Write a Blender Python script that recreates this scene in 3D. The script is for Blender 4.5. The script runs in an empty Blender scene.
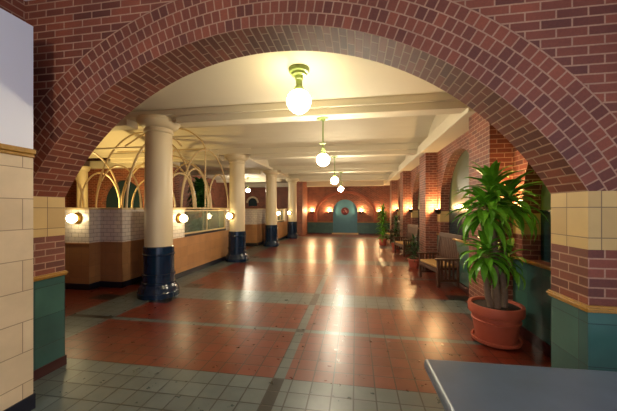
import bpy, bmesh, math, random
from math import sin, cos, pi, sqrt, atan2
from mathutils import Vector, Matrix
random.seed(7)
K = 1.7                      # metres per eye height
SC = bpy.context.scene
COL = SC.collection

# ------------------------------------------------------------------ materials
def lin(c):
    r = []
    for v in c:
        v = v/255.0
        r.append(v/12.92 if v <= 0.04045 else ((v+0.055)/1.055)**2.4)
    return (r[0], r[1], r[2], 1.0)

class G:
    """small node graph helper"""
    def __init__(s, name):
        s.m = bpy.data.materials.new(name); s.m.use_nodes = True
        s.t = s.m.node_tree; s.b = s.t.nodes['Principled BSDF']
    def n(s, typ, **kw):
        o = s.t.nodes.new(typ)
        for k, v in kw.items(): setattr(o, k, v)
        return o
    def put(s, sock, v):
        if isinstance(v, bpy.types.NodeSocket): s.t.links.new(v, sock)
        else: sock.default_value = v
    def math(s, op, a, b=0.0, clamp=False):
        o = s.n('ShaderNodeMath', operation=op); o.use_clamp = clamp
        s.put(o.inputs[0], a); s.put(o.inputs[1], b); return o.outputs[0]
    def lt(s, a, b): return s.math('LESS_THAN', a, b)
    def gt(s, a, b): return s.math('GREATER_THAN', a, b)
    def AND(s, a, b): return s.math('MULTIPLY', a, b)
    def OR(s, a, b): return s.math('MAXIMUM', a, b)
    def near(s, a, c, w): return s.lt(s.math('ABSOLUTE', s.math('SUBTRACT', a, c)), w)
    def between(s, a, lo, hi): return s.AND(s.gt(a, lo), s.lt(a, hi))
    def mix(s, f, a, b):
        o = s.n('ShaderNodeMix', data_type='RGBA')
        s.put(o.inputs[0], f); s.put(o.inputs[6], a); s.put(o.inputs[7], b); return o.outputs[2]
    def mul(s, f, a, b):
        o = s.n('ShaderNodeMix', data_type='RGBA', blend_type='MULTIPLY')
        s.put(o.inputs[0], f); s.put(o.inputs[6], a); s.put(o.inputs[7], b); return o.outputs[2]
    def fmix(s, f, a, b):
        o = s.n('ShaderNodeMix', data_type='FLOAT')
        s.put(o.inputs[0], f); s.put(o.inputs[2], a); s.put(o.inputs[3], b); return o.outputs[0]
    def noise(s, scale, detail=3, vec=None, rough=0.55):
        o = s.n('ShaderNodeTexNoise'); o.inputs['Scale'].default_value = scale
        o.inputs['Detail'].default_value = detail; o.inputs['Roughness'].default_value = rough
        if vec is not None: s.put(o.inputs['Vector'], vec)
        return o.outputs['Fac'], o.outputs['Color']
    def ramp(s, f, stops):
        o = s.n('ShaderNodeValToRGB'); s.put(o.inputs[0], f)
        e = o.color_ramp.elements
        while len(e) < len(stops): e.new(0.5)
        for k, (p, c) in enumerate(stops): e[k].position = p; e[k].color = c
        return o.outputs[0]
    def uv(s): return s.n('ShaderNodeTexCoord').outputs['UV']
    def objc(s): return s.n('ShaderNodeTexCoord').outputs['Object']
    def pos(s): return s.n('ShaderNodeNewGeometry').outputs['Position']
    def brick(s, vec, w, h, c1, c2, mortar, ms, off=0.5, bias=0.0):
        o = s.n('ShaderNodeTexBrick'); s.put(o.inputs['Vector'], vec)
        o.offset = off; o.offset_frequency = 2; o.squash = 1.0
        o.inputs['Color1'].default_value = c1; o.inputs['Color2'].default_value = c2
        o.inputs['Mortar'].default_value = mortar; o.inputs['Scale'].default_value = 1.0
        o.inputs['Mortar Size'].default_value = ms; o.inputs['Mortar Smooth'].default_value = 0.15
        o.inputs['Bias'].default_value = bias
        o.inputs['Brick Width'].default_value = w; o.inputs['Row Height'].default_value = h
        return o.outputs['Color'], o.outputs['Fac']
    def bump(s, h, strength=0.5, dist=0.01, inv=False):
        o = s.n('ShaderNodeBump'); o.invert = inv
        o.inputs['Strength'].default_value = strength; o.inputs['Distance'].default_value = dist
        s.put(o.inputs['Height'], h); s.put(s.b.inputs['Normal'], o.outputs[0]); return o
    def set(s, **kw):
        for k, v in kw.items(): s.put(s.b.inputs[k.replace('_', ' ')], v)
        return s.m

def simple(name, c, rough=0.5, var=0.12, scale=6.0, metal=0.0, bump=0.0, spec=0.5):
    g = G(name); f, _ = g.noise(scale, 4, g.objc())
    c1 = lin(c); d = 1-var; u = 1+var
    col = g.mix(f, (c1[0]*d, c1[1]*d, c1[2]*d, 1), (min(1, c1[0]*u), min(1, c1[1]*u), min(1, c1[2]*u), 1))
    g.set(Base_Color=col, Roughness=rough, Metallic=metal, Specular_IOR_Level=spec)
    if bump: g.bump(f, bump, 0.01)
    return g.m

BR1, BR2, BRM = lin((136, 70, 47)), lin((96, 47, 34)), lin((166, 128, 104))
def brick_parts(g, w=0.2, h=0.0677, vec=None):
    vec = vec if vec is not None else g.uv()
    c, f = g.brick(vec, w, h, BR1, BR2, BRM, 0.006)
    n, _ = g.noise(2.3, 3, vec)
    n2, _ = g.noise(60, 2, vec)
    c = g.mul(0.55, c, g.ramp(n, [(0.3, (0.62, 0.58, 0.58, 1)), (0.7, (1.15, 1.1, 1.05, 1))]))
    c = g.mul(0.35, c, g.ramp(n2, [(0.3, (0.6, 0.6, 0.6, 1)), (0.7, (1.2, 1.2, 1.2, 1))]))
    return c, f
def brick_mat(name, w=0.2, h=0.0677):
    g = G(name); c, f = brick_parts(g, w, h)
    g.set(Base_Color=c, Roughness=0.62); g.bump(f, 0.6, 0.006, inv=True)
    return g.m
def banded(name, z_teal, z_stone=None):
    """glazed tile below, brick, a limestone band, brick again (by height)"""
    g = G(name); vec = g.uv(); c, f = brick_parts(g, vec=vec)
    sep = g.n('ShaderNodeSeparateXYZ'); g.put(sep.inputs[0], g.pos()); z = sep.outputs[2]
    n, _ = g.noise(3.0, 5, vec)
    t, tf = g.brick(vec, 0.30, 0.30, lin((60, 100, 90)), lin((46, 82, 80)), lin((30, 52, 52)), 0.003, off=0.0)
    t = g.mul(0.6, t, g.ramp(n, [(0.3, (0.6, 0.65, 0.65, 1)), (0.7, (1.2, 1.2, 1.15, 1))]))
    teal = g.lt(z, z_teal*K)
    if z_stone:
        s_, sf = g.brick(vec, 0.42, 0.214, lin((202, 170, 108)), lin((188, 156, 98)), lin((120, 98, 66)), 0.0035, off=0.0)
        s_ = g.mul(0.4, s_, g.ramp(n, [(0.3, (0.75, 0.75, 0.75, 1)), (0.7, (1.1, 1.1, 1.1, 1))]))
        st = g.between(z, z_stone[0]*K, z_stone[1]*K)
        c = g.mix(st, c, s_); f = g.fmix(st, f, sf)
    c = g.mix(teal, c, t); f = g.fmix(teal, f, tf)
    g.set(Base_Color=c, Roughness=g.fmix(teal, 0.6, 0.28)); g.bump(f, 0.5, 0.005, inv=True)
    return g.m

def tile_mat(name, w, h, c1, c2, cm, ms=0.003, off=0.0, rough=0.3, var=0.4):
    g = G(name); vec = g.uv()
    c, f = g.brick(vec, w, h, lin(c1), lin(c2), lin(cm), ms, off=off)
    n, _ = g.noise(3.5, 4, vec)
    c = g.mul(var, c, g.ramp(n, [(0.3, (0.7, 0.7, 0.7, 1)), (0.7, (1.12, 1.12, 1.12, 1))]))
    g.set(Base_Color=c, Roughness=rough); g.bump(f, 0.5, 0.004, inv=True)
    return g.m

def emit(name, c, strength):
    g = G(name)
    g.set(Base_Color=lin((250, 245, 230)), Roughness=0.3, Emission_Color=c, Emission_Strength=strength)
    return g.m

M = {}
M['brick'] = brick_mat('red_brick')
M['ring'] = brick_mat('rowlock_brick', 0.0755, 0.1025)
M['band'] = banded('banded_wall', 0.592, (0.833, 1.085))
M['farband'] = banded('far_banded_wall', 0.47)
M['relief'] = simple('pale_relief_brick', (156, 86, 60), 0.6, 0.2, 14)
M['hallband'] = banded('hall_banded_wall', 0.592, (0.80, 0.965))
M['gold'] = simple('ochre_glazed_moulding', (158, 114, 40), 0.3, 0.3, 30, bump=0.4)
M['plaster'] = simple('cream_plaster', (204, 194, 172), 0.7, 0.03, 3, bump=0.05)
M['plaster_beam'] = simple('cream_beam_plaster', (206, 196, 172), 0.6, 0.03, 3)
M['white_wall'] = simple('white_painted_plaster', (226, 228, 236), 0.55, 0.03, 2)
M['lime'] = tile_mat('limestone_tile', 0.36, 0.255, (214, 190, 152), (202, 176, 138), (150, 126, 98), 0.0035, 0.5, 0.4)
M['subway'] = tile_mat('white_subway_tile', 0.17, 0.085, (226, 216, 204), (214, 204, 196), (150, 138, 130), 0.004, 0.5, 0.14, 0.25)
M['tan'] = tile_mat('tan_tile', 0.30, 0.25, (178, 130, 86), (164, 118, 78), (140, 104, 74), 0.003, 0.0, 0.4)
M['navy'] = simple('navy_glaze', (12, 32, 54), 0.16, 0.25, 8)
M['darkbase'] = simple('dark_skirting', (26, 28, 40), 0.3, 0.2, 8)
M['redbase'] = simple('oxblood_skirting', (58, 22, 24), 0.35, 0.2, 8)
M['column'] = simple('cream_column_paint', (198, 182, 150), 0.42, 0.03, 3)
M['metal_white'] = simple('cream_painted_steel', (196, 172, 130), 0.4, 0.05, 10)
M['green_metal'] = simple('pale_green_enamel', (128, 146, 78), 0.4, 0.06, 10)
M['bronze'] = simple('dark_bronze', (56, 42, 30), 0.4, 0.2, 20, metal=0.6)
M['brass'] = simple('brass_plate', (150, 112, 50), 0.35, 0.1, 20, metal=0.8)
M['oak'] = simple('brown_oak', (74, 44, 29), 0.42, 0.3, 14, bump=0.15)
M['cushion'] = simple('tan_woven_seat', (168, 128, 70), 0.75, 0.25, 40, bump=0.3)
M['terracotta'] = simple('terracotta', (166, 80, 58), 0.6, 0.14, 9, bump=0.1)
M['soil'] = simple('dark_soil', (40, 30, 22), 0.95, 0.4, 60, bump=0.6)
M['cane'] = simple('grey_brown_cane_bark', (112, 92, 76), 0.8, 0.3, 35, bump=0.5)
def leafmat(name, a, b):
    g = G(name); f, _ = g.noise(9, 3, g.objc())
    g.set(Base_Color=g.mix(f, lin(a), lin(b)), Roughness=0.35, Specular_IOR_Level=0.4)
    return g.m
M['leaf'] = leafmat('glossy_green_leaf', (40, 104, 22), (120, 184, 46))
M['darkleaf'] = leafmat('dark_green_leaf', (16, 48, 22), (48, 92, 40))
M['panel'] = simple('blind_window_grey_green', (84, 92, 70), 0.28, 0.12, 2.2)
M['panel_low'] = simple('blind_window_dark_green', (28, 48, 54), 0.25, 0.15, 3)
M['door'] = simple('door_teal', (62, 116, 134), 0.4, 0.18, 4)
M['red'] = simple('dark_red_enamel', (84, 22, 24), 0.4, 0.15, 10)
M['redlite'] = simple('bright_red_enamel', (120, 50, 48), 0.4, 0.1, 10)
M['slate'] = simple('blue_grey_stone', (84, 98, 112), 0.34, 0.22, 5, bump=0.05)
M['sill'] = simple('cream_threshold', (200, 180, 140), 0.5, 0.08, 8)
g = G('clear_window_glass')
g.set(Base_Color=lin((190, 205, 190)), Roughness=0.06, Transmission_Weight=0.85, IOR=1.45); M['glass'] = g.m
WARM = (1.0, 0.80, 0.46, 1)
M['globe'] = emit('opal_globe_lit', (1.0, 0.88, 0.66, 1), 215)
M['globe_big'] = emit('large_opal_globe_lit', (1.0, 0.86, 0.50, 1), 32)
M['sglobe'] = emit('opal_wall_globe_lit', (1.0, 0.80, 0.42, 1), 22)
M['bulb'] = emit('bulb_lit', (1.0, 0.66, 0.30, 1), 25)

# floor
def floor_mat():
    g = G('glazed_quarry_tile_floor'); p = g.pos()
    sc = g.n('ShaderNodeVectorMath', operation='SCALE'); g.put(sc.inputs[0], p); sc.inputs['Scale'].default_value = 1/K
    sep = g.n('ShaderNodeSeparateXYZ'); g.put(sep.inputs[0], sc.outputs[0]); x, y = sep.outputs[0], sep.outputs[1]
    def per(c): return g.math('ABSOLUTE', g.math('SUBTRACT', g.math('PINGPONG', g.math('ADD', g.math('SUBTRACT', y, c), 22.9), 1.145), 0.0))
    wide = g.AND(g.lt(per(3.19), 0.205), g.gt(y, 2.5))
    thin = g.OR(g.AND(g.gt(per(3.19), 1.115), g.gt(y, 3.5)), g.near(y, 2.34, 0.03))
    fore = g.lt(y, 1.66)
    mid = g.near(x, -0.449, 0.034)
    left = g.between(x, -2.66, -2.21)
    inner = g.between(x, -2.66, 1.16)
    gray = g.OR(g.OR(fore, g.AND(g.OR(wide, thin), inner)), g.OR(mid, left))
    cross = g.OR(g.OR(wide, thin), fore)
    dark = g.AND(mid, cross)
    dark = g.OR(dark, g.AND(left, g.AND(thin, g.gt(y, 2))))
    pw = per(3.19)
    corner = g.AND(g.between(pw, 0.205, 0.40), g.gt(y, 2.6))
    dark = g.OR(dark, g.AND(corner, g.between(x, -2.21, -1.98)))
    dark = g.OR(dark, g.AND(corner, g.between(x, -2.95, -2.66)))
    dark = g.OR(dark, g.AND(corner, g.between(x, 1.02, 1.26)))
    mp = g.n('ShaderNodeMapping'); g.put(mp.inputs[0], sc.outputs[0])
    mp.inputs['Location'].default_value = (0.449+0.034, -1.66, 0)
    jc, jf = g.brick(mp.outputs[0], 0.1175, 0.1175, (1, 1, 1, 1), (0.78, 0.78, 0.78, 1), (0.06, 0.06, 0.06, 1), 0.0042, off=0.0)
    n1, _ = g.noise(1.1, 4, p); n2, _ = g.noise(9, 4, p)
    redc = g.mix(n2, lin((82, 25, 15)), lin((120, 49, 29)))
    grc = g.mix(n2, lin((68, 80, 82)), lin((98, 108, 106)))
    dkc = g.mix(n2, lin((6, 8, 13)), lin((15, 18, 24)))
    c = g.mix(gray, redc, grc); c = g.mix(dark, c, dkc)
    c = g.mul(0.85, c, jc)
    c = g.mul(0.4, c, g.ramp(n1, [(0.3, (0.6, 0.6, 0.6, 1)), (0.7, (1.15, 1.15, 1.15, 1))]))
    n3, _ = g.noise(22, 3, p)
    n4, _ = g.noise(5, 2, p)
    hgt = g.math('ADD', g.math('MULTIPLY', n3, 0.14), g.math('MULTIPLY', n4, 0.3))
    hgt = g.math('SUBTRACT', hgt, g.math('MULTIPLY', jf, 1.2))
    g.set(Base_Color=c, Roughness=g.fmix(n2, 0.2, 0.42), Specular_IOR_Level=0.6)
    g.bump(hgt, 0.4, 0.005)
    return g.m
M['floor'] = floor_mat()

# ------------------------------------------------------------------ mesh tools (h units unless metres=True)
class MB:
    def __init__(s): s.v = []; s.f = []; s.uv = []; s.mi = []; s.sm = []
    def face(s, pts, uvs=None, mi=0, smooth=False):
        b = len(s.v); s.v += [Vector(p)*K for p in pts]; s.f.append(tuple(range(b, b+len(pts))))
        if uvs is None:
            P = [Vector(p)*K for p in pts]
            n = Vector((0, 0, 0))
            for i in range(len(P)):
                a, c = P[i], P[(i+1) % len(P)]
                n += Vector(((a.y-c.y)*(a.z+c.z), (a.z-c.z)*(a.x+c.x), (a.x-c.x)*(a.y+c.y)))
            ax, ay, az = abs(n.x), abs(n.y), abs(n.z)
            if az >= ax and az >= ay: uvs = [(q.x, q.y) for q in P]
            elif ax >= ay: uvs = [(q.y, q.z) for q in P]
            else: uvs = [(q.x, q.z) for q in P]
        s.uv.append(uvs); s.mi.append(mi); s.sm.append(smooth)
    def box(s, x0, x1, y0, y1, z0, z1, mi=0):
        a = [(x0, y0, z0), (x1, y0, z0), (x1, y1, z0), (x0, y1, z0), (x0, y0, z1), (x1, y0, z1), (x1, y1, z1), (x0, y1, z1)]
        for q in ((0, 3, 2, 1), (4, 5, 6, 7), (0, 1, 5, 4), (1, 2, 6, 5), (2, 3, 7, 6), (3, 0, 4, 7)):
            s.face([a[i] for i in q], mi=mi)
        return s
    def prism(s, ring, off, mi=0):
        """extrude planar ring (list of 3d pts) by offset"""
        off = Vector(off); top = [Vector(p)+off for p in ring]
        s.face(ring[::-1], mi=mi); s.face(top, mi=mi)
        n = len(ring)
        for i in range(n):
            j = (i+1) % n
            s.face([ring[i], ring[j], top[j], top[i]], mi=mi)
        return s
    def lathe(s, prof, c=(0, 0, 0), seg=24, axis='z', cap=True, smooth=True, mi=0):
        cx, cy, cz = c
        def pt(r, h, k):
            a = 2*pi*k/seg
            if axis == 'z': return (cx+r*cos(a), cy+r*sin(a), cz+h)
            if axis == 'x': return (cx+h, cy+r*cos(a), cz+r*sin(a))
            return (cx+r*sin(a), cy+h, cz+r*cos(a))
        for (r0, h0), (r1, h1) in zip(prof, prof[1:]):
            for k in range(seg):
                q = [pt(r0, h0, k), pt(r0, h0, k+1), pt(r1, h1, k+1), pt(r1, h1, k)]
                if r0 < 1e-6: q = q[1:]
                elif r1 < 1e-6: q = q[:3]
                s.face(q, mi=mi, smooth=smooth)
        if cap:
            for r, h, rev in ((prof[0][0], prof[0][1], True), (prof[-1][0], prof[-1][1], False)):
                if r > 1e-6:
                    ring = [pt(r, h, k) for k in range(seg)]
                    s.face(ring[::-1] if rev else ring, mi=mi)
        return s
    def tube(s, pts, r, seg=8, mi=0, taper=None):
        P = [Vector(p) for p in pts]; rings = []
        for i, p in enumerate(P):
            t = (P[min(i+1, len(P)-1)]-P[max(i-1, 0)]).normalized()
            ref = Vector((0, 0, 1)) if abs(t.z) < 0.9 else Vector((1, 0, 0))
            a = t.cross(ref).normalized(); b = t.cross(a).normalized()
            rr = r if taper is None else r+(taper-r)*i/(len(P)-1)
            rings.append([p+a*rr*cos(2*pi*k/seg)+b*rr*sin(2*pi*k/seg) for k in range(seg)])
        for A, B in zip(rings, rings[1:]):
            for k in range(seg):
                j = (k+1) % seg
                s.face([A[k], A[j], B[j], B[k]], mi=mi, smooth=True)
        s.face(rings[0][::-1], mi=mi); s.face(rings[-1], mi=mi)
        return s
    def build(s, name, mats, parent=None, bevel=0.0, merge=True, origin=None):
        me = bpy.data.meshes.new(name)
        o3 = Vector(origin)*K if origin is not None else Vector((0, 0, 0))
        me.from_pydata([tuple(v-o3) for v in s.v], [], s.f)
        ul = me.uv_layers.new(name='UVMap'); i = 0
        for uvs in s.uv:
            for q in uvs: ul.data[i].uv = q; i += 1
        mats = mats if isinstance(mats, (list, tuple)) else [mats]
        for m in mats: me.materials.append(m)
        for p, mi, sm in zip(me.polygons, s.mi, s.sm): p.material_index = mi; p.use_smooth = sm
        if merge:
            bm = bmesh.new(); bm.from_mesh(me)
            bmesh.ops.remove_doubles(bm, verts=bm.verts, dist=0.0004)
            bmesh.ops.recalc_face_normals(bm, faces=bm.faces)
            bm.to_mesh(me); bm.free()
        me.set_sharp_from_angle(angle=math.radians(32))
        o = bpy.data.objects.new(name, me); COL.objects.link(o)
        if origin is not None and parent is None: o.location = o3
        if parent is not None: o.parent = parent
        if bevel:
            b = o.modifiers.new('Bevel', 'BEVEL'); b.width = bevel; b.segments = 2; b.limit_method = 'ANGLE'
        return o

def struct(o): o['kind'] = 'structure'; return o
def tag(o, label, cat, group=None):
    o['label'] = label; o['category'] = cat
    if group: o['group'] = group
    return o
def thing(name, loc, label, cat, group=None, rz=0):
    o = bpy.data.objects.new(name, None); COL.objects.link(o)
    o.location = Vector(loc)*K; o.rotation_euler = (0, 0, rz); o.empty_display_size = 0.1
    return tag(o, label, cat, group)
def dup(root, loc, label, rz=None, group=None):
    def cp(o, par):
        c = o.copy(); COL.objects.link(c)
        if par is not None: c.parent = par
        for ch in list(o.children): cp(ch, c)
        return c
    r = cp(root, None); r.location = Vector(loc)*K
    if rz is not None: r.rotation_euler = (0, 0, rz)
    r['label'] = label
    if group: r['group'] = group
    return r

def arch_wall(mb, mapf, s0, s1, z0, z1, openings, depth, seg=20, mi=0):
    """wall sheet in (s,z) with arched openings [(sc, half, sill, spring)] plus reveals of given depth; mapf(s,z,d)->3d"""
    def R(a, b, lo, hi):
        if b-a > 1e-5 and hi-lo > 1e-5:
            n = max(1, int((b-a)/1.2))
            mb.face([mapf(a, lo, 0), mapf(b, lo, 0), mapf(b, hi, 0), mapf(a, hi, 0)], mi=mi)
    cur = s0
    for (sc, hw, sill, spr) in sorted(openings):
        R(cur, sc-hw, z0, z1); R(sc-hw, sc+hw, z0, sill)
        pts = [(sc-hw*cos(pi*k/seg), spr+hw*sin(pi*k/seg)) for k in range(seg+1)]
        for (a, za), (b, zb) in zip(pts, pts[1:]):
            mb.face([mapf(a, za, 0), mapf(b, zb, 0), mapf(b, z1, 0), mapf(a, z1, 0)], mi=mi)
        loop = [(sc-hw, sill)]+pts+[(sc+hw, sill)]
        L = 0
        for (a, za), (b, zb) in zip(loop, loop[1:]+loop[:1]):
            l = sqrt((a-b)**2+(za-zb)**2)
            mb.face([mapf(a, za, 0), mapf(a, za, depth), mapf(b, zb, depth), mapf(b, zb, 0)],
                    uvs=[(0, L*K), (depth*K, L*K), (depth*K, (L+l)*K), (0, (L+l)*K)], mi=mi)
            L += l
        cur = sc+hw
    R(cur, s1, z0, z1)

# ------------------------------------------------------------------ camera
cam = bpy.data.cameras.new('camera'); co = bpy.data.objects.new('camera', cam); COL.objects.link(co)
F = 290.0; VX, HY = 356.0, 209.0
cam.sensor_width = 36; cam.lens = F*36/617; cam.clip_start = 0.02; cam.clip_end = 200
cam.shift_y = (HY-205.5)/617
co.location = (0, 0, K); co.rotation_euler = (pi/2, 0, math.atan((VX-308.5)/F))
SC.camera = co

# ------------------------------------------------------------------ setting
YN, YF = 1.36, 1.59            # arch wall faces
XL, XR = -1.85, 0.94          # jambs
FARY = 11.62
WX, PX = 1.30, 1.12            # right wall, pilaster face
CZ = 1.96                      # underside of beams

mb = MB(); mb.box(-7.2, 3.0, -3.0, FARY+0.3, -0.05, 0)
struct(mb.build('floor', M['floor']))

# arch wall -----------------------------------------------------------
AC, AZ, AR, RT = (XL+XR)/2, 0.29, 1.60, 0.245     # arch centre x, z, radius, ring thickness
hw = (XR-XL)/2
a0 = math.asin(hw/AR)
spring = AZ+AR*cos(a0)
mb = MB()
TOPZ = 2.9
# piers
for (x0, x1) in ((-2.6, XL), (XR, 3.0)):
    mb.face([(x0, YN, 0), (x1, YN, 0), (x1, YN, spring), (x0, YN, spring)])
    mb.face([(x0, YF, 0), (x1, YF, 0), (x1, YF, spring), (x0, YF, spring)])
for x in (XL, XR): mb.face([(x, YN, 0), (x, YF, 0), (x, YF, spring), (x, YN, spring)])
NS = 64
ex = AR+RT
def arcp(r, t): return (AC+r*sin(t), AZ+r*cos(t))
aex = math.acos((spring-AZ)/ex)         # extrados angle at spring height
# soffit
for k in range(NS):
    t0, t1 = -a0+2*a0*k/NS, -a0+2*a0*(k+1)/NS
    (x0, z0), (x1, z1) = arcp(AR, t0), arcp(AR, t1)
    u0, u1 = (t0+a0)*AR*K, (t1+a0)*AR*K
    mb.face([(x0, YN, z0), (x0, YF, z0), (x1, YF, z1), (x1, YN, z1)],
            uvs=[(0, u0), ((YF-YN)*K, u0), ((YF-YN)*K, u1), (0, u1)], mi=2, smooth=True)
    # far face above intrados
    mb.face([(x0, YF, z0), (x1, YF, z1), (x1, YF, TOPZ), (x0, YF, TOPZ)])
for (x0, x1) in ((-2.6, XL), (XR, 3.0)):
    mb.face([(x0, YF, spring), (x1, YF, spring), (x1, YF, TOPZ), (x0, YF, TOPZ)])
# ring on the near face: both radii swept with the same radial direction, trimmed at spring line
for k in range(NS):
    t0, t1 = -aex+2*aex*k/NS, -aex+2*aex*(k+1)/NS
    for j in range(4):
        q = []
        for (t, r) in ((t0, AR+RT*j/4), (t1, AR+RT*j/4), (t1, AR+RT*(j+1)/4), (t0, AR+RT*(j+1)/4)):
            q.append((t, r))
        pts = []
        for (t, r) in q:
            rl = max(r, 0); lim = math.acos(min(1, (spring-AZ)/r)); tt = max(-lim, min(lim, t))
            pts.append((tt, r))
        P3 = [(arcp(r, t)[0], YN, arcp(r, t)[1]) for t, r in pts]
        uv = [(t*(AR+RT*0.5)*K, (r-AR)*K) for t, r in pts]
        if abs(pts[0][0]-pts[1][0]) < 1e-6 and abs(pts[2][0]-pts[3][0]) < 1e-6: continue
        mb.face(P3, uvs=uv, mi=1)
    (x0, z0), (x1, z1) = arcp(ex, t0), arcp(ex, t1)
    mb.face([(x0, YN, z0), (x1, YN, z1), (x1, YN, TOPZ), (x0, YN, TOPZ)])
for (x0, x1) in ((-2.6, arcp(ex, -aex)[0]), (arcp(ex, aex)[0], 3.0)):
    mb.face([(x0, YN, spring), (x1, YN, spring), (x1, YN, TOPZ), (x0, YN, TOPZ)])
struct(mb.build('wall_near', [M['band'], M['ring'], M['brick']], merge=False))

# mouldings round the piers
mb = MB()
for (sx, x) in ((1, XL), (-1, XR)):
    o = 0.012*sx
    x0, x1 = (x-0.35, x+o) if sx > 0 else (x+o, x+2.0)
    mb.box(min(x0, x1), max(x0, x1), YN-0.012, YF+0.006, 0.578, 0.606)
    mb.box(min(x0, x1)-0.004*(sx < 0), max(x0, x1)+0.004*(sx > 0), YN-0.018, YF+0.010, 0.588, 0.598)
struct(mb.build('trim_1', M['gold'], bevel=0.006))
mb = MB()
mb.box(XL-0.3, XL+0.008, YN-0.008, YF+0.004, 0, 0.06); mb.box(XR-0.008, XR+2.0, YN-0.008, YF+0.004, 0, 0.06)
struct(mb.build('baseboard_near', M['redbase']))

# left partition of the near room, brick wall behind it
mb = MB(); mb.box(-1.845, -1.597, -3.0, 1.212, 0.0, 1.265, 0); mb.box(-1.845, -1.597, -3.0, 1.212, 1.265, 1.915, 1)
struct(mb.build('wall_left', [M['lime'], M['white_wall']]))
mb = MB(); mb.box(-1.85, -1.588, -3.0, 1.214, 1.255, 1.272); mb.box(-1.85, -1.582, -3.0, 1.216, 1.272, 1.298)
struct(mb.build('trim_2', M['gold'], bevel=0.008))
mb = MB(); mb.box(-1.85, -1.59, -3.0, 1.217, 0, 0.075)
struct(mb.build('baseboard_left', M['darkbase']))
mb = MB(); mb.box(-2.0, -1.845, -3.0, YN, 0, TOPZ)
struct(mb.build('wall_near_left', M['brick']))
mb = MB(); mb.box(-2.0, 2.7, -3.0, YN, 2.175, 2.25)
struct(mb.build('ceiling_near', M['white_wall']))

# right wall of the hall with arched blind windows ------------------------
PIT = 2.30; PN = 2.68; PW = 0.46
bays = [1.75, 2.68+PW/2+PIT/2, 2.68+PW/2+PIT*1.5, 2.68+PW/2+PIT*2.5]
ops = []
ops.append((1.80, 0.74, 0.60, 1.03))
for b in bays[1:]: ops.append((b, 0.75, 0.60, 1.03))
mb = MB()
arch_wall(mb, lambda s, z, d: (WX+d, s, z), YF, FARY, 0, 2.55, ops, 0.13)
struct(mb.build('wall_right', M['hallband'], merge=False))
for i, (c, h, sill, spr) in enumerate(ops):
    mb = MB()
    pts = [(c-h*cos(pi*k/20), spr+h*sin(pi*k/20)) for k in range(21)]
    mb.face([(WX+0.13, c-h, sill), (WX+0.13, c+h, sill), (WX+0.13, c+h, 0.985), (WX+0.13, c-h, 0.985)], mi=1)
    mb.face([(WX+0.13, c-h, 0.985), (WX+0.13, c+h, 0.985)]+[(WX+0.13, a, z) for a, z in reversed(pts)], mi=0)
    w = struct(mb.build('window_%d' % (i+1), [M['panel'], M['panel_low']], merge=False))
    mb = MB(); mb.box(WX+0.115, WX+0.135, c-h, c+h, 0.978, 0.992)
    mb.build('transom', M['panel_low'], w)
for k in range(4):
    y0 = PN+PIT*k
    mb = MB(); mb.box(PX, WX+0.01, y0, y0+PW, 0, 2.05)
    struct(mb.build('trim_%d' % (10+k), M['brick']))
# gold sill moulding and skirting along right wall
mb = MB(); mb2 = MB()
segs = [(YF, PN)]+[(PN+PW+PIT*k, PN+PIT*(k+1)) for k in range(3)]+[(PN+PW+PIT*3, FARY)]
for a, b in segs:
    mb.box(WX-0.016, WX+0.01, a, b, 0.586, 0.610); mb2.box(WX-0.012, WX+0.01, a, b, 0, 0.075)
for k in range(4):
    y0 = PN+PIT*k
    mb2.box(PX-0.01, WX, y0-0.01, y0+PW+0.01, 0, 0.075)
struct(mb.build('trim_3', M['gold'], bevel=0.006)); struct(mb2.build('baseboard_right', M['redbase']))

# far wall ---------------------------------------------------------------
DX = -0.43
mb = MB()
arch_wall(mb, lambda s, z, d: (s, FARY+d, z), -5.2, WX+0.2, 0, 2.55, [(-4.28, 0.2, 1.12, 1.26), (DX, 0.48, 0.05, 0.90)], 0.07)
struct(mb.build('wall_far', M['farband'], merge=False))
mb = MB()
def ringarc(mb, cx, cz, rx, rz, w, y0, y1, n=32, a=pi):
    for k in range(n):
        t0, t1 = pi-(pi)*k/n, pi-(pi)*(k+1)/n
        i0, i1 = (cx+rx*cos(t0), cz+rz*sin(t0)), (cx+rx*cos(t1), cz+rz*sin(t1))
        o0, o1 = (cx+(rx+w)*cos(t0), cz+(rz+w)*sin(t0)), (cx+(rx+w)*cos(t1), cz+(rz+w)*sin(t1))
        u0, u1 = k*rx*pi/n*K, (k+1)*rx*pi/n*K
        uv = [(u0, 0), (u1, 0), (u1, w*K), (u0, w*K)]
        mb.face([(i0[0], y0, i0[1]), (i1[0], y0, i1[1]), (o1[0], y0, o1[1]), (o0[0], y0, o0[1])], uvs=uv)
        mb.face([(o0[0], y0, o0[1]), (o1[0], y0, o1[1]), (o1[0], y1, o1[1]), (o0[0], y1, o0[1])], uvs=uv)
        mb.face([(i0[0], y0, i0[1]), (i1[0], y0, i1[1]), (i1[0], y1, i1[1]), (i0[0], y1, i0[1])], uvs=uv)
ringarc(mb, DX, 0.75, 1.14, 0.88, 0.09, FARY-0.07, FARY+0.01)
for sx in (-1, 1):
    x = DX+sx*1.185
    mb.box(x-0.065, x+0.065, FARY-0.07, FARY+0.01, 0.47, 0.75)
struct(mb.build('trim_4', M['relief'], merge=False))
mb = MB(); mb.box(-2.0, DX-0.48, FARY-0.02, FARY+0.01, 0.465, 0.492); mb.box(DX+0.48, WX, FARY-0.02, FARY+0.01, 0.465, 0.492)
struct(mb.build('trim_5', M['gold'], bevel=0.005))
mb = MB(); mb.box(-2.0, DX-0.48, FARY-0.015, FARY+0.01, 0, 0.04); mb.box(DX+0.48, WX, FARY-0.015, FARY+0.01, 0, 0.04)
struct(mb.build('baseboard_far', M['redbase']))
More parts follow.
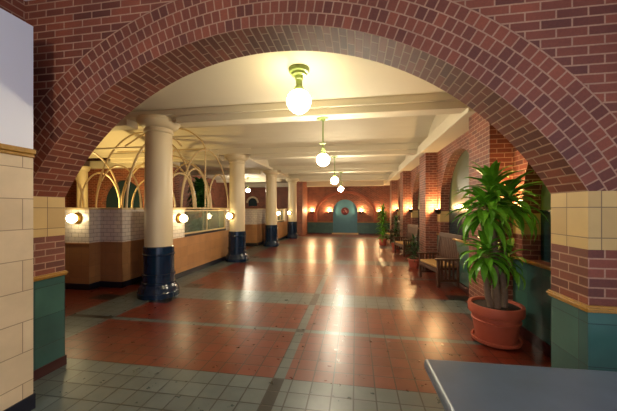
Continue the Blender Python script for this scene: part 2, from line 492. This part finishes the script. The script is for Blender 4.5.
# arched door with medallion
mb = MB(); n = 24
ring = [(DX-0.48, FARY+0.05, 0.05)]+[(DX-0.48*cos(pi*k/n), FARY+0.05, 0.90+0.48*sin(pi*k/n)) for k in range(n+1)]+[(DX+0.48, FARY+0.05, 0.05)]
mb.prism(ring, (0, 0.05, 0))
door = struct(mb.build('door_1', M['door'], merge=False))
mb = MB(); ringarc(mb, DX, 0.90, 0.455, 0.455, 0.025, FARY+0.03, FARY+0.052)
mb.box(DX-0.48, DX-0.455, FARY+0.03, FARY+0.052, 0.05, 0.9); mb.box(DX+0.455, DX+0.48, FARY+0.03, FARY+0.052, 0.05, 0.9)
mb.build('door_frame', M['door'], door)
mb = MB(); mb.lathe([(0.155, 0.0), (0.155, -0.02), (0.13, -0.028), (0.0, -0.028)], (DX, FARY+0.05, 0.915), 28, axis='y', cap=False)
med = mb.build('medallion', M['red'], door)
mb = MB()
for k in range(3):
    t = pi/2+2*pi*k/3
    c = (DX+0.055*cos(t+pi/3*0), 0.915+0.055*sin(t))
    mb.lathe([(0.0, -0.042), (0.03, -0.038), (0.042, -0.026)], (c[0], FARY+0.05, c[1]), 14, axis='y', cap=False)
mb.build('rosette', M['redlite'], med)
mb = MB(); mb.box(DX-0.52, DX+0.52, FARY-0.10, FARY+0.06, 0, 0.05)
struct(mb.build('trim_6', M['sill'], bevel=0.01))
# brick pier left of the far wall
mb = MB(); mb.box(-2.28, -1.95, 10.5, FARY+0.02, 0, 2.4)
struct(mb.build('trim_7', M['brick']))
# small lunette in the aisle end wall
mb = MB()
pts = [(-4.28-0.2*cos(pi*k/16), 1.26+0.2*sin(pi*k/16)) for k in range(17)]
mb.face([(-4.48, FARY+0.06, 1.12), (-4.08, FARY+0.06, 1.12)]+[(a, FARY+0.06, z) for a, z in reversed(pts)])
lw = struct(mb.build('window_9', M['panel_low'], merge=False))
mb = MB(); ringarc(mb, -4.28, 1.26, 0.2, 0.2, 0.07, FARY-0.02, FARY+0.01, 20)
mb.build('window_frame', M['column'], lw)

# aisle walls ------------------------------------------------------------
CYW = 5.85
mb = MB()
arch_wall(mb, lambda s, z, d: (s, CYW+d, z), -7.0, -3.98, 0, 2.6, [(-5.28, 0.53, 0.6, 1.14)], 0.12)
mb.face([(-3.98, CYW, 0), (-3.98, CYW+0.2, 0), (-3.98, CYW+0.2, 2.6), (-3.98, CYW, 2.6)])
mb.face([(-3.98, CYW+0.2, 0), (-7.0, CYW+0.2, 0), (-7.0, CYW+0.2, 2.6), (-3.98, CYW+0.2, 2.6)])
struct(mb.build('wall_aisle', M['brick'], merge=False))
mb = MB()
pts = [(-5.28-0.53*cos(pi*k/20), 1.14+0.53*sin(pi*k/20)) for k in range(21)]
mb.face([(-5.81, CYW+0.12, 0.6), (-4.75, CYW+0.12, 0.6)]+[(a, CYW+0.12, z) for a, z in reversed(pts)])
struct(mb.build('window_8', M['panel_low'], merge=False))
mb = MB(); mb.box(-7.0, -3.96, CYW-0.12, CYW+0.22, 1.93, 2.10)
struct(mb.build('trim_8', M['plaster_beam'], bevel=0.02))
mb = MB(); mb.box(-7.2, -7.0, YF, CYW, 0, 2.6)
struct(mb.build('wall_aisle_left', M['brick']))
mb = MB(); mb.box(-5.2, -5.0, CYW+0.2, FARY, 0, 2.6)
struct(mb.build('wall_aisle_far', M['brick']))
mb = MB(); mb.box(-7.2, -2.55, YF-0.1, YF, 0, 2.9)
struct(mb.build('wall_aisle_near', M['brick']))

# ceiling vaults and beams ---------------------------------------------------
def vault(mb, y0, y1, x0, x1, ze, rise, n=24, pw=1.0):
    c, h = (y0+y1)/2, (y1-y0)/2
    P = [(c-h*cos(pi*k/n), ze+rise*sin(pi*k/n)**pw) for k in range(n+1)]
    for (a, za), (b, zb) in zip(P, P[1:]):
        mb.face([(x0, a, za), (x1, a, za), (x1, b, zb), (x0, b, zb)], smooth=True)
    return P
beams = [3.04+2.29*k for k in range(4)]
BW = 0.09
mb = MB()
edges = [(YF, beams[0]-BW, -7.0, WX, 2.085, 0.048), (beams[0]+BW, beams[1]-BW, -7.0, 1.20, 2.06, 0.42),
         (beams[1]+BW, beams[2]-BW, -2.3, 1.20, 2.06, 0.42), (beams[2]+BW, beams[3]-BW, -2.3, 1.20, 2.06, 0.42),
         (beams[3]+BW, FARY, -2.3, 1.20, 2.06, 0.30)]
for (y0, y1, x0, x1, ze, rise) in edges:
    P = vault(mb, y0, y1, x0, x1, ze, rise)
    for x in ((x1, x0) if x0 > -3 else (x1,)):
        for (a, za), (b, zb) in zip(P, P[1:]):
            mb.face([(x, a, ze-0.02), (x, b, ze-0.02), (x, b, zb), (x, a, za)])
# flat aisle ceiling beyond the second column
mb.box(-5.2, -2.3, beams[1]+BW, FARY, 2.06, 2.12)
struct(mb.build('ceiling', M['plaster'], merge=False))
mb = MB(); mb.box(-7.0, WX+0.1, YF, FARY, 2.62, 2.66)
struct(mb.build('ceiling_slab', M['plaster']))
mb = MB()
for i, y in enumerate(beams):
    x0 = -7.0 if i < 1 else -5.0
    for a, b in ((x0, -2.60), (-1.98, 1.06)):
        mb.box(a, b, y-BW, y+BW, CZ, 2.16)
        mb.box(a, b, y-BW-0.035, y+BW+0.035, 2.03, 2.13)
    mb.box(-2.62, -1.96, y-BW-0.03, y+BW+0.03, 2.04, 2.15)
mb.box(-5.0, 1.06, FARY-0.14, FARY+0.01, 1.90, 2.2)
struct(mb.build('ceiling_beams', M['plaster_beam'], bevel=0.012))
mb = MB(); mb.box(1.045, WX+0.02, beams[0]-BW, FARY, CZ-0.04, 2.07)
struct(mb.build('trim_9', M['plaster_beam'], bevel=0.015))
mb = MB()
for a, b in ((beams[1]+BW, FARY-0.1),):
    mb.box(-2.42, -2.2, a, b, 2.04, 2.1)
struct(mb.build('ceiling_architrave', M['plaster_beam'], bevel=0.012))

# ------------------------------------------------------------------ columns
col_pos = [(-2.272, 3.06), (-2.285, 5.35), (-2.28, 7.64), (-2.16, 9.75)]
def make_column(loc, label):
    t = thing('column', (loc[0], loc[1], 0), label, 'column', 'cream columns of the hall')
    r = 0.149
    MB().lathe([(0.222, 0), (0.222, 0.055), (0.214, 0.065), (0.208, 0.10), (0.188, 0.125), (0.18, 0.14)], seg=40).build('plinth', M['navy'], t)
    b = MB().lathe([(0.178, 0.14), (0.178, 0.165), (0.168, 0.17), (0.168, 0.235), (0.178, 0.24), (0.178, 0.26), (0.166, 0.265),
                (0.164, 0.465), (0.174, 0.47), (0.176, 0.485), (0.166, 0.492), (0.163, 0.565), (0.15, 0.572)], seg=40)
    b.build('base', M['navy'], t)
    MB().lathe([(r, 0.572), (r, 1.0), (r*0.985, 1.5), (r*0.96, 1.87)], seg=40).build('shaft', M['column'], t)
    MB().lathe([(r*0.96, 1.87), (0.158, 1.88), (0.158, 1.895), (0.147, 1.90), (0.147, 1.925), (0.168, 1.93), (0.20, 1.955), (0.226, 1.985), (0.232, 2.0),
                (0.232, 2.02), (0.222, 2.026), (0.222, 2.04)], seg=40).build('capital', M['column'], t)
    return t
c0 = make_column(col_pos[0], 'thick cream column with navy glazed base, nearest one beside the trellised booth')
dup(c0, (*col_pos[1], 0), 'second cream column with navy base, at the far end of the long glazed half wall')
dup(c0, (*col_pos[2], 0), 'third cream column with navy base, standing before the second booth half wall')
dup(c0, (*col_pos[3], 0), 'farthest cream column with navy base, beside the plain brick pier at the end')
t = thing('slender_column', (-5.95, 5.5, 0), 'slender yellow-lit column in the aisle behind the near booth wall', 'column')
MB().lathe([(0.14, 0), (0.14, 0.1), (0.115, 0.13)], seg=24).build('base', M['navy'], t)
MB().lathe([(0.105, 0.13), (0.10, 1.82)], seg=24).build('shaft', M['column'], t)
MB().lathe([(0.10, 1.82), (0.12, 1.84), (0.15, 1.9), (0.15, 1.932)], seg=24).build('capital', M['column'], t)

# ------------------------------------------------------------------ booth half walls
def half_wall(name, label, blocks, window=None, zt=0.57):
    """blocks: list of (x0,x1,y0,y1) boxes; window=(x0,x1,y0,y1,zs) opening lowers the tile"""
    t = thing(name, (blocks[0][0], blocks[0][2], 0), label, 'half wall')
    O = Vector((blocks[0][0], blocks[0][2], 0))
    lo, up, cap, bs, md = MB(), MB(), MB(), MB(), MB()
    for bl in blocks:
        x0, x1, y0, y1 = bl[:4]; top = bl[4] if len(bl) > 4 else 0.99
        lo.box(x0, x1, y0, y1, 0.0, zt)
        bs.box(x0-0.006, x1+0.006, y0-0.006, y1+0.006, 0, 0.075)
        md.box(x0-0.01, x1+0.01, y0-0.01, y1+0.01, zt-0.008, zt+0.010)
        if top > zt+0.02:
            up.box(x0, x1, y0, y1, zt, top)
            cap.box(x0-0.014, x1+0.014, y0-0.014, y1+0.014, top, top+0.025)
    for m, n, mt in ((lo, 'lower_tiles', M['tan']), (up, 'upper_tiles', M['subway']), (cap, 'coping', M['metal_white']),
                     (md, 'dado_moulding', M['tan']), (bs, 'skirting', M['darkbase'])):
        if m.v:
            for i in range(len(m.v)): m.v[i] = m.v[i]-O*K
            m.build(n, mt, t)
    return t
def local(mb, O):
    O = Vector((O[0], O[1], 0))*K
    for i in range(len(mb.v)): mb.v[i] = mb.v[i]-O
    return mb

half_wall('half_wall', 'near booth front half wall of white tile over tan tile, left of the nearest column',
          [(-4.9, -3.245, 3.09, 3.45), (-3.245, -2.93, 3.25, 3.45), (-3.13, -2.93, 3.45, 4.3)])
def hall_wall(label, xf, y0, y1, w0, w1):
    """wall along the hall with a glazed panel between y=w0 and w1"""
    xb = xf-0.16
    t = half_wall('half_wall', label, [(xb, xf, y0, w0), (xb, xf, w0, w1, 0.57), (xb, xf, w1, y1)])
    O = (xb, y0)
    # window frame + panes
    fr = MB(); xm0, xm1 = xf-0.06, xf-0.02; zb, zt = 0.615, 0.985; th = 0.022
    ym = (w0+w1)/2
    fr.box(xm0, xm1, w0, w1, zb, zb+th); fr.box(xm0, xm1, w0, w1, zt-th, zt)
    fr.box(xm0, xm1, w0, w0+th, zb, zt); fr.box(xm0, xm1, w1-th, w1, zb, zt); fr.box(xm0, xm1, ym-0.008, ym+0.008, zb, zt)
    f = local(fr, O).build('window_frame', M['metal_white'], t, bevel=0.004)
    for a, b in ((w0+th, ym-0.008), (ym+0.008, w1-th)):
        gl = MB(); gl.box(xf-0.043, xf-0.037, a, b, zb+th, zt-th)
        local(gl, O).build('pane', M['glass'], f)
    dk = MB(); dk.box(xb+0.02, xf-0.012, w0, w1, 0.58, 0.615)  # dark block stands in for the shadowed gap under the window frame
    local(dk, O).build('sill', M['darkbase'], t)
    return t
hall_wall('tan half wall with a two-pane white window between the two nearest columns', -2.53, 3.36, 5.72, 3.98, 5.40)
half_wall('half_wall', 'second booth front half wall of white over tan tile, seen between second and third columns',
          [(-3.6, -2.66, 7.55, 7.75), (-2.86, -2.66, 7.75, 8.3)])
hall_wall('far tan half wall with a small window, between third and farthest columns', -2.40, 7.95, 10.0, 8.7, 9.6)

# ------------------------------------------------------------------ steel hoop trellis over the near booth
tr = thing('hoop_trellis', (-3.6, 4.5, 0.0), 'white steel hoop trellis arching over the near booth half walls', 'trellis')
TO = (-3.6, 4.5)
def hoop(pts, r=0.0145, name='hoop'):
    m = MB()
    # smooth catmull-rom
    P = [Vector(p) for p in pts]; Q = []
    E_ = [P[0]*2-P[1]]+P+[P[-1]*2-P[-2]]
    for i in range(1, len(E_)-2):
        for k in range(6):
            u = k/6
            a, b, c, d = E_[i-1], E_[i], E_[i+1], E_[i+2]
            Q.append(0.5*((2*b)+(c-a)*u+(2*a-5*b+4*c-d)*u*u+(3*b-a-3*c+d)*u**3))
    Q.append(P[-1])
    m.tube(Q, r, 8); local(m, TO).build(name, M['metal_white'], tr)
def semi_y(x, c, R, H, a0=0, a1=pi, n=12, z=1.01):    # hoop in a plane of constant x
    hoop([(x, c-R*cos(a0+(a1-a0)*k/n), z+H*sin(a0+(a1-a0)*k/n)) for k in range(n+1)])
def semi_x(y, c, R, H, a0=0, a1=pi, n=12, z=1.01):
    hoop([(c-R*cos(a0+(a1-a0)*k/n), y, z+H*sin(a0+(a1-a0)*k/n)) for k in range(n+1)])
XH, XB, YB = -2.57, -4.39, 4.86
semi_y(XH, 4.76, 0.80, 1.02); semi_y(XH, 4.36, 0.40, 0.64); semi_y(XH, 5.16, 0.40, 0.64); semi_y(XH, 3.96, 0.40, 0.52, pi*0.1, pi)
semi_y(XB, 4.07, 0.76, 0.98); semi_y(XB, 4.42, 0.40, 0.62); semi_y(XB, 3.7, 0.38, 0.62)
semi_x(4.3, -3.47, 0.91, 1.26, n=16); semi_x(4.3, -3.95, 0.43, 0.72); semi_x(4.3, -3.0, 0.43, 0.72)
semi_y(-2.93, 4.20, 0.88, 1.14, 0, pi*0.62)
hoop([(XH, 4.66, 2.04), (-2.66, 4.66, 2.20), (-2.95, 4.66, 2.39), (-3.35, 4.66, 2.42), (-3.7, 4.62, 2.34), (-4.0, 4.5, 2.1)])
semi_x(YB, -3.95, 0.44, 0.82); semi_x(YB, -3.47, 0.91, 0.98); semi_x(YB, -3.72, 0.45, 0.58); semi_x(YB, -3.02, 0.44, 0.82)
def bar(a, b, name='rail', r=0.0115):
    m = MB(); m.tube([a, b], r, 8); local(m, TO).build(name, M['metal_white'], tr)
bar((XH, 4.66, 1.0), (XH, 4.66, 2.05), 'post'); bar((XH, 4.66, 2.04), (XB+0.1, 4.66, 2.04)); bar((-2.93, 3.6, 1.86), (XB, 3.6, 1.86))
bar((XH, 3.45, 1.012), (XH, 5.7, 1.012)); bar((XB, 3.32, 1.012), (XB, YB, 1.012)); bar((XB, YB, 1.012), (XH, YB, 1.012))
bar((XB, YB, 0.0), (XB, YB, 1.012), 'post'); bar((XH-0.15, YB, 0.0), (XH-0.15, YB, 1.012), 'post')
bar((XB, 4.3, 0.0), (XB, 4.3, 1.012), 'post')
# ------------------------------------------------------------------ pendants
def make_pendant(loc, rg, ztop, zc, label, big=False):
    t = thing('pendant_light', (loc[0], loc[1], ztop), label, 'pendant lamp', 'globe pendants down the hall')
    L = ztop-zc
    if big: prof = [(rg*0.86, 0.012), (rg*0.86, -0.018), (rg*0.8, -0.03), (rg*0.62, -0.034), (rg*0.6, -0.052), (rg*0.36, -0.058), (rg*0.34, -0.085), (rg*0.27, -0.09)]
    else: prof = [(rg*0.95, 0.004), (rg*0.95, -0.006), (rg*0.4, -0.012), (rg*0.2, -0.03)]
    MB().lathe(prof, seg=28).build('canopy', M['green_metal'], t)
    r = rg*(0.27 if big else 0.11)
    MB().lathe([(r, -0.02), (r, -L+rg*1.1)], seg=16).build('stem', M['green_metal'], t)
    MB().lathe([(r*1.05, -L+rg*1.9), (rg*0.3, -L+rg*1.75), (rg*0.34, -L+rg*1.1), (rg*0.42, -L+rg*1.05), (rg*0.42, -L+rg*0.86)] if not big else
               [(rg*0.3, -L+rg*1.25), (rg*0.42, -L+rg*1.05), (rg*0.42, -L+rg*0.86)], seg=24).build('fitter', M['green_metal'], t)
    if not big: MB().lathe([(r, -L+rg*2.65), (rg*0.48, -L+rg*2.6), (rg*0.48, -L+rg*2.5), (r, -L+rg*2.45)], seg=20).build('collar', M['green_metal'], t)
    g_ = [(0.0, 0.92), (0.4, 0.88), (0.7, 0.7), (0.92, 0.4), (1.0, 0.05), (0.95, -0.28), (0.78, -0.6), (0.5, -0.85), (0.22, -0.99), (0.0, -1.03)]
    MB().lathe([(rg*a, -L+rg*b) for a, b in g_], seg=32, cap=False).build('globe', M['globe_big' if big else 'globe'], t)
    return t
make_pendant((-0.455, 2.30), 0.098, 2.13, 1.868, 'large opal globe lamp on short green stem nearest the big arch', True)
p0 = make_pendant((-0.345, 3.06), 0.068, CZ, 1.52, 'second opal globe lamp on a long green rod, under the first beam')
dup(p0, (-0.385, 5.33, CZ), 'third opal globe lamp down the hall, hung from the second beam')
dup(p0, (-0.39, 7.62, CZ), 'farthest opal globe lamp on green rod, just above the far brick wall')
dup(p0, (-3.55, 9.2, 2.06), 'opal globe lamp hung in the side aisle beyond the second column')

make_pendant((-0.45, -1.6), 0.088, 2.175, 1.74, 'added unseen opal globe lamp in the near room behind the viewer')  # added out of view to brighten the near face of the arch wall
# ------------------------------------------------------------------ globe sconces on the booths
def make_sconce(loc, rz, label):
    t = thing('globe_sconce', loc, label, 'wall lamp', 'globe wall lamps on the booths', rz)
    MB().lathe([(0.07, -0.004), (0.07, 0.014), (0.06, 0.022), (0.045, 0.03), (0.045, 0.04)], seg=28, axis='x').build('backplate', M['brass'], t)
    MB().lathe([(0.0, 0.128), (0.024, 0.125), (0.043, 0.11), (0.053, 0.085), (0.053, 0.066), (0.046, 0.046), (0.04, 0.036)], seg=28, axis='x', cap=False).build('globe', M['sglobe'], t)
    return t
s0 = make_sconce((-3.41, 3.09, 0.885), -pi/2, 'lit globe wall lamp on the near booth front, left of the nearest column')
dup(s0, (-2.53, 3.84, 0.865), 'lit globe wall lamp beside the window, right of the nearest column', 0)
dup(s0, (-2.285+0.142*sin(-0.35), 5.36-0.142*cos(-0.35), 0.865), 'lit globe wall lamp on the second column', -pi/2-0.35)
dup(s0, (-2.40, 8.55, 0.87), 'lit globe wall lamp on the far half wall just right of the third column', 0)
dup(s0, (-2.16+0.142*sin(-0.3), 9.75-0.142*cos(-0.3), 0.87), 'lit globe wall lamp on the farthest column', -pi/2-0.3)

# ------------------------------------------------------------------ uplight sconces
def lamp(name, loc, power, color, radius=0.04, parent=None):
    l = bpy.data.lights.new(name, 'POINT'); l.energy = power; l.color = color; l.shadow_soft_size = radius
    o = bpy.data.objects.new(name, l); COL.objects.link(o); o.location = loc
    if parent: o.parent = parent
    return o
UPW = 48
def make_up(loc, rz, label, group):
    t = thing('uplight_sconce', loc, label, 'wall lamp', group, rz)
    m = MB()
    n = 14; R = 0.085
    prof = [(0.012, -0.085), (0.03, -0.08), (0.055, -0.055), (0.075, -0.02), (R, 0.0)]
    for (r0, h0), (r1, h1) in zip(prof, prof[1:]):
        for k in range(n):
            a, b = -pi/2+pi*k/n, -pi/2+pi*(k+1)/n
            m.face([(r0*cos(a), r0*sin(a), h0), (r0*cos(b), r0*sin(b), h0), (r1*cos(b), r1*sin(b), h1), (r1*cos(a), r1*sin(a), h1)], smooth=True)
    m.box(-0.006, 0.006, -0.07, 0.07, -0.07, 0.0)
    m.build('bowl', M['bronze'], t, merge=False)
    MB().lathe([(0.0, -0.03), (0.015, -0.02), (0.02, 0.0), (0.015, 0.02), (0.0, 0.03)], (0.035, 0, -0.02), 12, cap=False).build('bulb', M['bulb'], t)
    lamp('lamp_light', (0.06*K, 0, 0.035*K), UPW, (1.0, 0.62, 0.26), 0.03, t)
    return t
GR = 'uplights on the right wall'
u0 = make_up((WX, 2.61, 1.0), pi, 'bronze bowl uplight on the right wall behind the large potted plant', GR)
dup(u0, (WX, 4.86, 1.0), 'bronze bowl uplight on the right brick wall above the nearest bench', )
dup(u0, (WX, 7.16, 1.0), 'third bronze bowl uplight along the right brick wall, beyond the second pilaster')
dup(u0, (WX, 9.46, 1.0), 'farthest bronze bowl uplight along the right brick wall')
far_lamp = bpy.data.lights.new('lamp_light', 'POINT'); far_lamp.energy = 80; far_lamp.color = (1.0, 0.64, 0.30); far_lamp.shadow_soft_size = 0.04
GF = 'uplights on the far wall'
for x, lb in ((-1.76, 'bronze bowl uplight at the far left end of the end wall'), (-1.06, 'bronze bowl uplight just left of the arched teal door'),
              (0.20, 'bronze bowl uplight just right of the arched teal door'), (0.92, 'bronze bowl uplight at the far right end of the end wall')):
    q = dup(u0, (x, FARY, 0.90), lb, -pi/2, GF)
    for ch in q.children:
        if ch.type == 'LIGHT': ch.data = far_lamp

# ------------------------------------------------------------------ stone table
t = thing('stone_table', (0.75, 0.62, 0), 'blue-grey stone topped table in the right foreground before the arch', 'table', rz=math.radians(1.6))
MB().box(-0.483, 0.5, -0.5, 0.55, 0.395, 0.437).build('tabletop', M['slate'], t, bevel=0.022)
MB().box(-0.46, 0.48, -0.48, 0.53, 0.36, 0.395).build('apron', M['slate'], t, bevel=0.006)
for sx in (-0.27, 0.27):
    m = MB(); m.box(sx-0.12, sx+0.12, -0.3, 0.3, 0, 0.05); m.box(sx-0.08, sx+0.08, -0.25, 0.25, 0.05, 0.36)
    m.build('pedestal', M['slate'], t, bevel=0.01)

# ------------------------------------------------------------------ benches
def make_bench(loc, label):
    t = thing('bench', loc, label, 'bench', 'wooden benches along the right wall', math.radians(11))   # origin: centre on floor, faces -x
    W, D, SH = 0.30, 0.155, 0.243
    for y in (-W+0.02, W-0.02):
        MB().box(-D, -D+0.035, y-0.018, y+0.018, 0, 0.345).build('leg', M['oak'], t, bevel=0.006)
        m = MB(); m.prism([(D-0.05, y-0.018, 0), (D-0.01, y-0.018, 0), (D-0.01, y-0.018, 0.25), (D+0.035, y-0.018, 0.655), (D+0.0, y-0.018, 0.655), (D-0.05, y-0.018, 0.25)], (0, 0.036, 0))
        m.build('leg', M['oak'], t, bevel=0.005)
        MB().box(-D-0.02, D-0.005, y-0.028, y+0.028, 0.345, 0.366).build('armrest', M['oak'], t, bevel=0.006)
        MB().box(-D+0.02, D-0.03, y-0.01, y+0.01, 0.07, 0.1).build('stretcher', M['oak'], t, bevel=0.003)
    for y in (-W+0.02, W-0.02):
        for k in range(4):
            x = -D+0.06+0.05*k
            MB().box(x-0.012, x+0.012, y-0.006, y+0.006, 0.1, 0.345).build('side_slat', M['oak'], t)
    MB().box(-D+0.005, D-0.035, -W+0.04, W-0.04, SH-0.03, SH-0.002).build('seat', M['oak'], t, bevel=0.005)
    MB().box(-D+0.0, D-0.045, -W+0.045, W-0.045, SH-0.002, SH+0.03).build('cushion', M['cushion'], t, bevel=0.02)
    MB().box(-D, -D+0.025, -W+0.03, W-0.03, SH-0.06, SH-0.03).build('front_rail', M['oak'], t, bevel=0.004)
    def sl(z): return D-0.045+ (z-0.25)*0.115
    m = MB()
    for z0, z1 in ((0.60, 0.66), (0.27, 0.31)):
        m.prism([(sl(z0), -W+0.03, z0), (sl(z0)+0.022, -W+0.03, z0), (sl(z1)+0.022, -W+0.03, z1), (sl(z1), -W+0.03, z1)], (0, 2*W-0.06, 0))
    n = 11
    for k in range(n):
        y = -W+0.065+(2*W-0.13)*k/(n-1)
        m.prism([(sl(0.31)+0.005, y-0.019, 0.31), (sl(0.31)+0.017, y-0.019, 0.31), (sl(0.6)+0.017, y-0.019, 0.6), (sl(0.6)+0.005, y-0.019, 0.6)], (0, 0.038, 0))
    m.build('backrest', M['oak'], t, bevel=0.003)
    return t
b0 = make_bench((1.12, 4.22, 0), 'nearest dark oak slat-back bench, under the window beyond the large potted plant')
dup(b0, (1.075, 6.62, 0), 'second oak slat-back bench, beyond the small dark potted plant')
dup(b0, (1.075, 8.95, 0), 'farthest oak slat-back bench, near the end of the right wall')

# ------------------------------------------------------------------ plants
def leaf(mb, base, az, el, L, w, droop, n=7):
    P = []; p = Vector(base); a = el
    step = L/n; d0 = Vector((cos(az), sin(az), 0)); side = Vector((-sin(az), cos(az), 0))
    prev = None
    for i in range(n+1):
        f = i/n
        ww = w*(0.35+2.4*f*(1-f)+0.3*(1-f))*(1-f**4) if i < n else 0.0006
        up = d0*(-sin(a))+Vector((0, 0, cos(a)))
        row = (p-side*ww+up*ww*0.35, p.copy(), p+side*ww+up*ww*0.35)
        if prev:
            mb.face([prev[0], prev[1], row[1], row[0]], smooth=True)
            mb.face([prev[1], prev[2], row[2], row[1]], smooth=True)
        prev = row
        p = p+(d0*cos(a)+Vector((0, 0, sin(a))))*step
        a -= droop/n*(0.5+f)
def rosette(mb, c, n, L, w, rng, emin=-0.2, emax=1.35, droop=1.7, spread=0.03, h=0.12):
    for k in range(n):
        f = k/n
        az = k*2.399+rng.uniform(-0.3, 0.3)
        el = emin+(emax-emin)*f+rng.uniform(-0.15, 0.15)
        leaf(mb, (c[0]+cos(az)*spread*0.4, c[1]+sin(az)*spread*0.4, c[2]+h*(f-0.5)), az, el, L*rng.uniform(0.75, 1.1)*(1-0.25*f), w*rng.uniform(0.8, 1.15), droop*rng.uniform(0.7, 1.25)*(1-0.35*f))
def pot(t, rb, rt, h, mat='terracotta', saucer=True):
    z0 = 0.0
    if saucer:
        MB().lathe([(rb*1.02, 0), (rb*1.2, 0.012), (rb*1.24, 0.035), (rb*1.14, 0.035), (rb*1.1, 0.016)], seg=40).build('saucer', M[mat], t)
        z0 = 0.014
    rr = lambda f: rb+(rt*0.93-rb)*f
    prof = [(rb*0.96, z0), (rb, z0+0.01), (rr(0.56), h*0.56), (rr(0.56)*1.05, h*0.575), (rr(0.6)*1.05, h*0.61), (rr(0.62), h*0.625),
            (rr(0.74), h*0.74), (rt*0.985, h*0.77), (rt, h*0.82), (rt, h*0.96), (rt*0.985, h), (rt*0.88, h), (rt*0.86, h*0.9)]
    p = MB().lathe(prof, seg=48).build('pot', M[mat], t, merge=True)
    MB().lathe([(0, h*0.935), (rt*0.5, h*0.94), (rt*0.875, h*0.93)], seg=32, cap=False).build('soil', M['soil'], p)
    return h*0.93
rng = random.Random(5)
t = thing('potted_plant', (1.045, 2.40, 0), 'tall corn plant with grey canes in a large terracotta pot by the right pier', 'plant')
zs = pot(t, 0.135, 0.185, 0.285)
canes = [((-0.045, -0.03), (-0.10, -0.03, 0.55), 0.55), ((0.0, 0.03), (0.01, 0.03, 1.12), 1.12), ((0.05, -0.02), (0.03, -0.03, 0.98), 0.98), ((-0.01, -0.05), (-0.03, -0.05, 0.86), 0.86), ((0.03, 0.03), (0.09, 0.0, 0.60), 0.6)]
for (b, tp, h) in canes:
    m = MB(); n = 6
    m.tube([(b[0]+(tp[0]-b[0])*k/n+0.006*sin(k*2.1), b[1]+(tp[1]-b[1])*k/n, zs-0.02+(tp[2]-zs+0.02)*k/n) for k in range(n+1)], 0.024, 10, taper=0.018)
    m.build('cane', M['cane'], t)
heads = [((-0.02, 0.02, 1.13), 46, 0.31, 0.030, -0.25, 1.45, 1.7), ((0.06, -0.06, 1.06), 40, 0.31, 0.029, -0.5, 0.95, 1.7), ((-0.10, -0.05, 1.00), 44, 0.34, 0.030, -0.6, 0.8, 1.6),
         ((-0.09, -0.05, 0.66), 44, 0.25, 0.028, -0.7, 1.1, 2.1), ((0.08, 0.0, 0.62), 18, 0.20, 0.024, -0.6, 1.1, 2.0)]
for c, n, L, w, e0, e1, dr in heads:
    m = MB(); rosette(m, c, n, L, w, rng, e0, e1, dr, 0.03, 0.14)
    m.build('foliage', M['leaf'], t, merge=False)

def small_plant(loc, label, rb, rt, hp, top, n, L, w, mat, stems=1):
    t = thing('potted_plant', loc, label, 'plant')
    z = pot(t, rb, rt, hp, saucer=False)
    for k in range(stems):
        a = k*2.2; bx, by = 0.03*cos(a)*(stems > 1), 0.03*sin(a)*(stems > 1)
        m = MB(); m.tube([(bx*0.5, by*0.5, z-0.02), (bx, by, (z+top)/2), (bx*1.4, by*1.4, top-L*0.5)], 0.012, 8, taper=0.008); m.build('stem', M['cane'], t)
    m = MB()
    k_ = max(1, int((top-z)/0.16))
    for j in range(k_):
        zc = z+(top-L*0.7-z)*(j+0.6)/k_
        rosette(m, (0, 0, zc), n, L, w, rng, -0.2, 1.3, 1.6, 0.02, 0.1)
    m.build('foliage', M[mat], t, merge=False)
    return t
small_plant((0.985, 5.22, 0), 'small dark green plant in terracotta pot by the brick pilaster past the nearest bench', 0.075, 0.105, 0.15, 0.62, 22, 0.2, 0.014, 'darkleaf')
small_plant((0.97, 7.35, 0), 'medium leafy plant in terracotta pot beside the second pilaster, beyond the second bench', 0.09, 0.12, 0.17, 0.92, 22, 0.24, 0.018, 'darkleaf', 2)
small_plant((0.74, 8.35, 0), 'tall green plant in terracotta pot farthest along the right wall, before the far teal wainscot', 0.09, 0.12, 0.17, 1.20, 26, 0.26, 0.02, 'leaf', 2)
small_plant((-3.70, 6.45, 0), 'tall dark potted tree behind the hoop trellis, between the two nearest columns', 0.14, 0.18, 0.26, 1.86, 54, 0.40, 0.045, 'darkleaf', 3)

# ------------------------------------------------------------------ standing uplight inside the near booth
t = thing('torchiere_lamp', (-4.62, 4.6, 0), 'standing uplight lamp hidden behind the near booth half wall', 'floor lamp')
MB().lathe([(0.09, 0), (0.09, 0.012), (0.02, 0.025), (0.012, 0.05)], seg=20).build('base', M['bronze'], t)
MB().lathe([(0.012, 0.05), (0.012, 0.80)], seg=12).build('pole', M['bronze'], t)
MB().lathe([(0.014, 0.79), (0.06, 0.82), (0.10, 0.87), (0.104, 0.872), (0.062, 0.826)], seg=24, cap=False).build('lamp_shade', M['bronze'], t)
MB().lathe([(0.0, 0.815), (0.02, 0.825), (0.028, 0.85), (0.02, 0.875), (0.0, 0.885)], seg=12, cap=False).build('bulb', M['bulb'], t)
lamp('lamp_light', (0, 0, 0.91*K), 230, (1.0, 0.72, 0.26), 0.05, t)

# ------------------------------------------------------------------ light
W = bpy.data.worlds.new('world'); SC.world = W; W.use_nodes = True
bg = W.node_tree.nodes['Background']; bg.inputs[0].default_value = (0.74, 0.78, 1.0, 1); bg.inputs[1].default_value = 1.2

vs = SC.view_settings
vs.view_transform = 'Standard'; vs.look = 'None'; vs.gamma = 1.0; vs.exposure = 0.4; vs.use_curve_mapping = False
SC.cycles.max_bounces = 8; SC.cycles.diffuse_bounces = 5; SC.cycles.glossy_bounces = 3
SC.cycles.sample_clamp_indirect = 4.0
SC.cycles.use_denoising = True
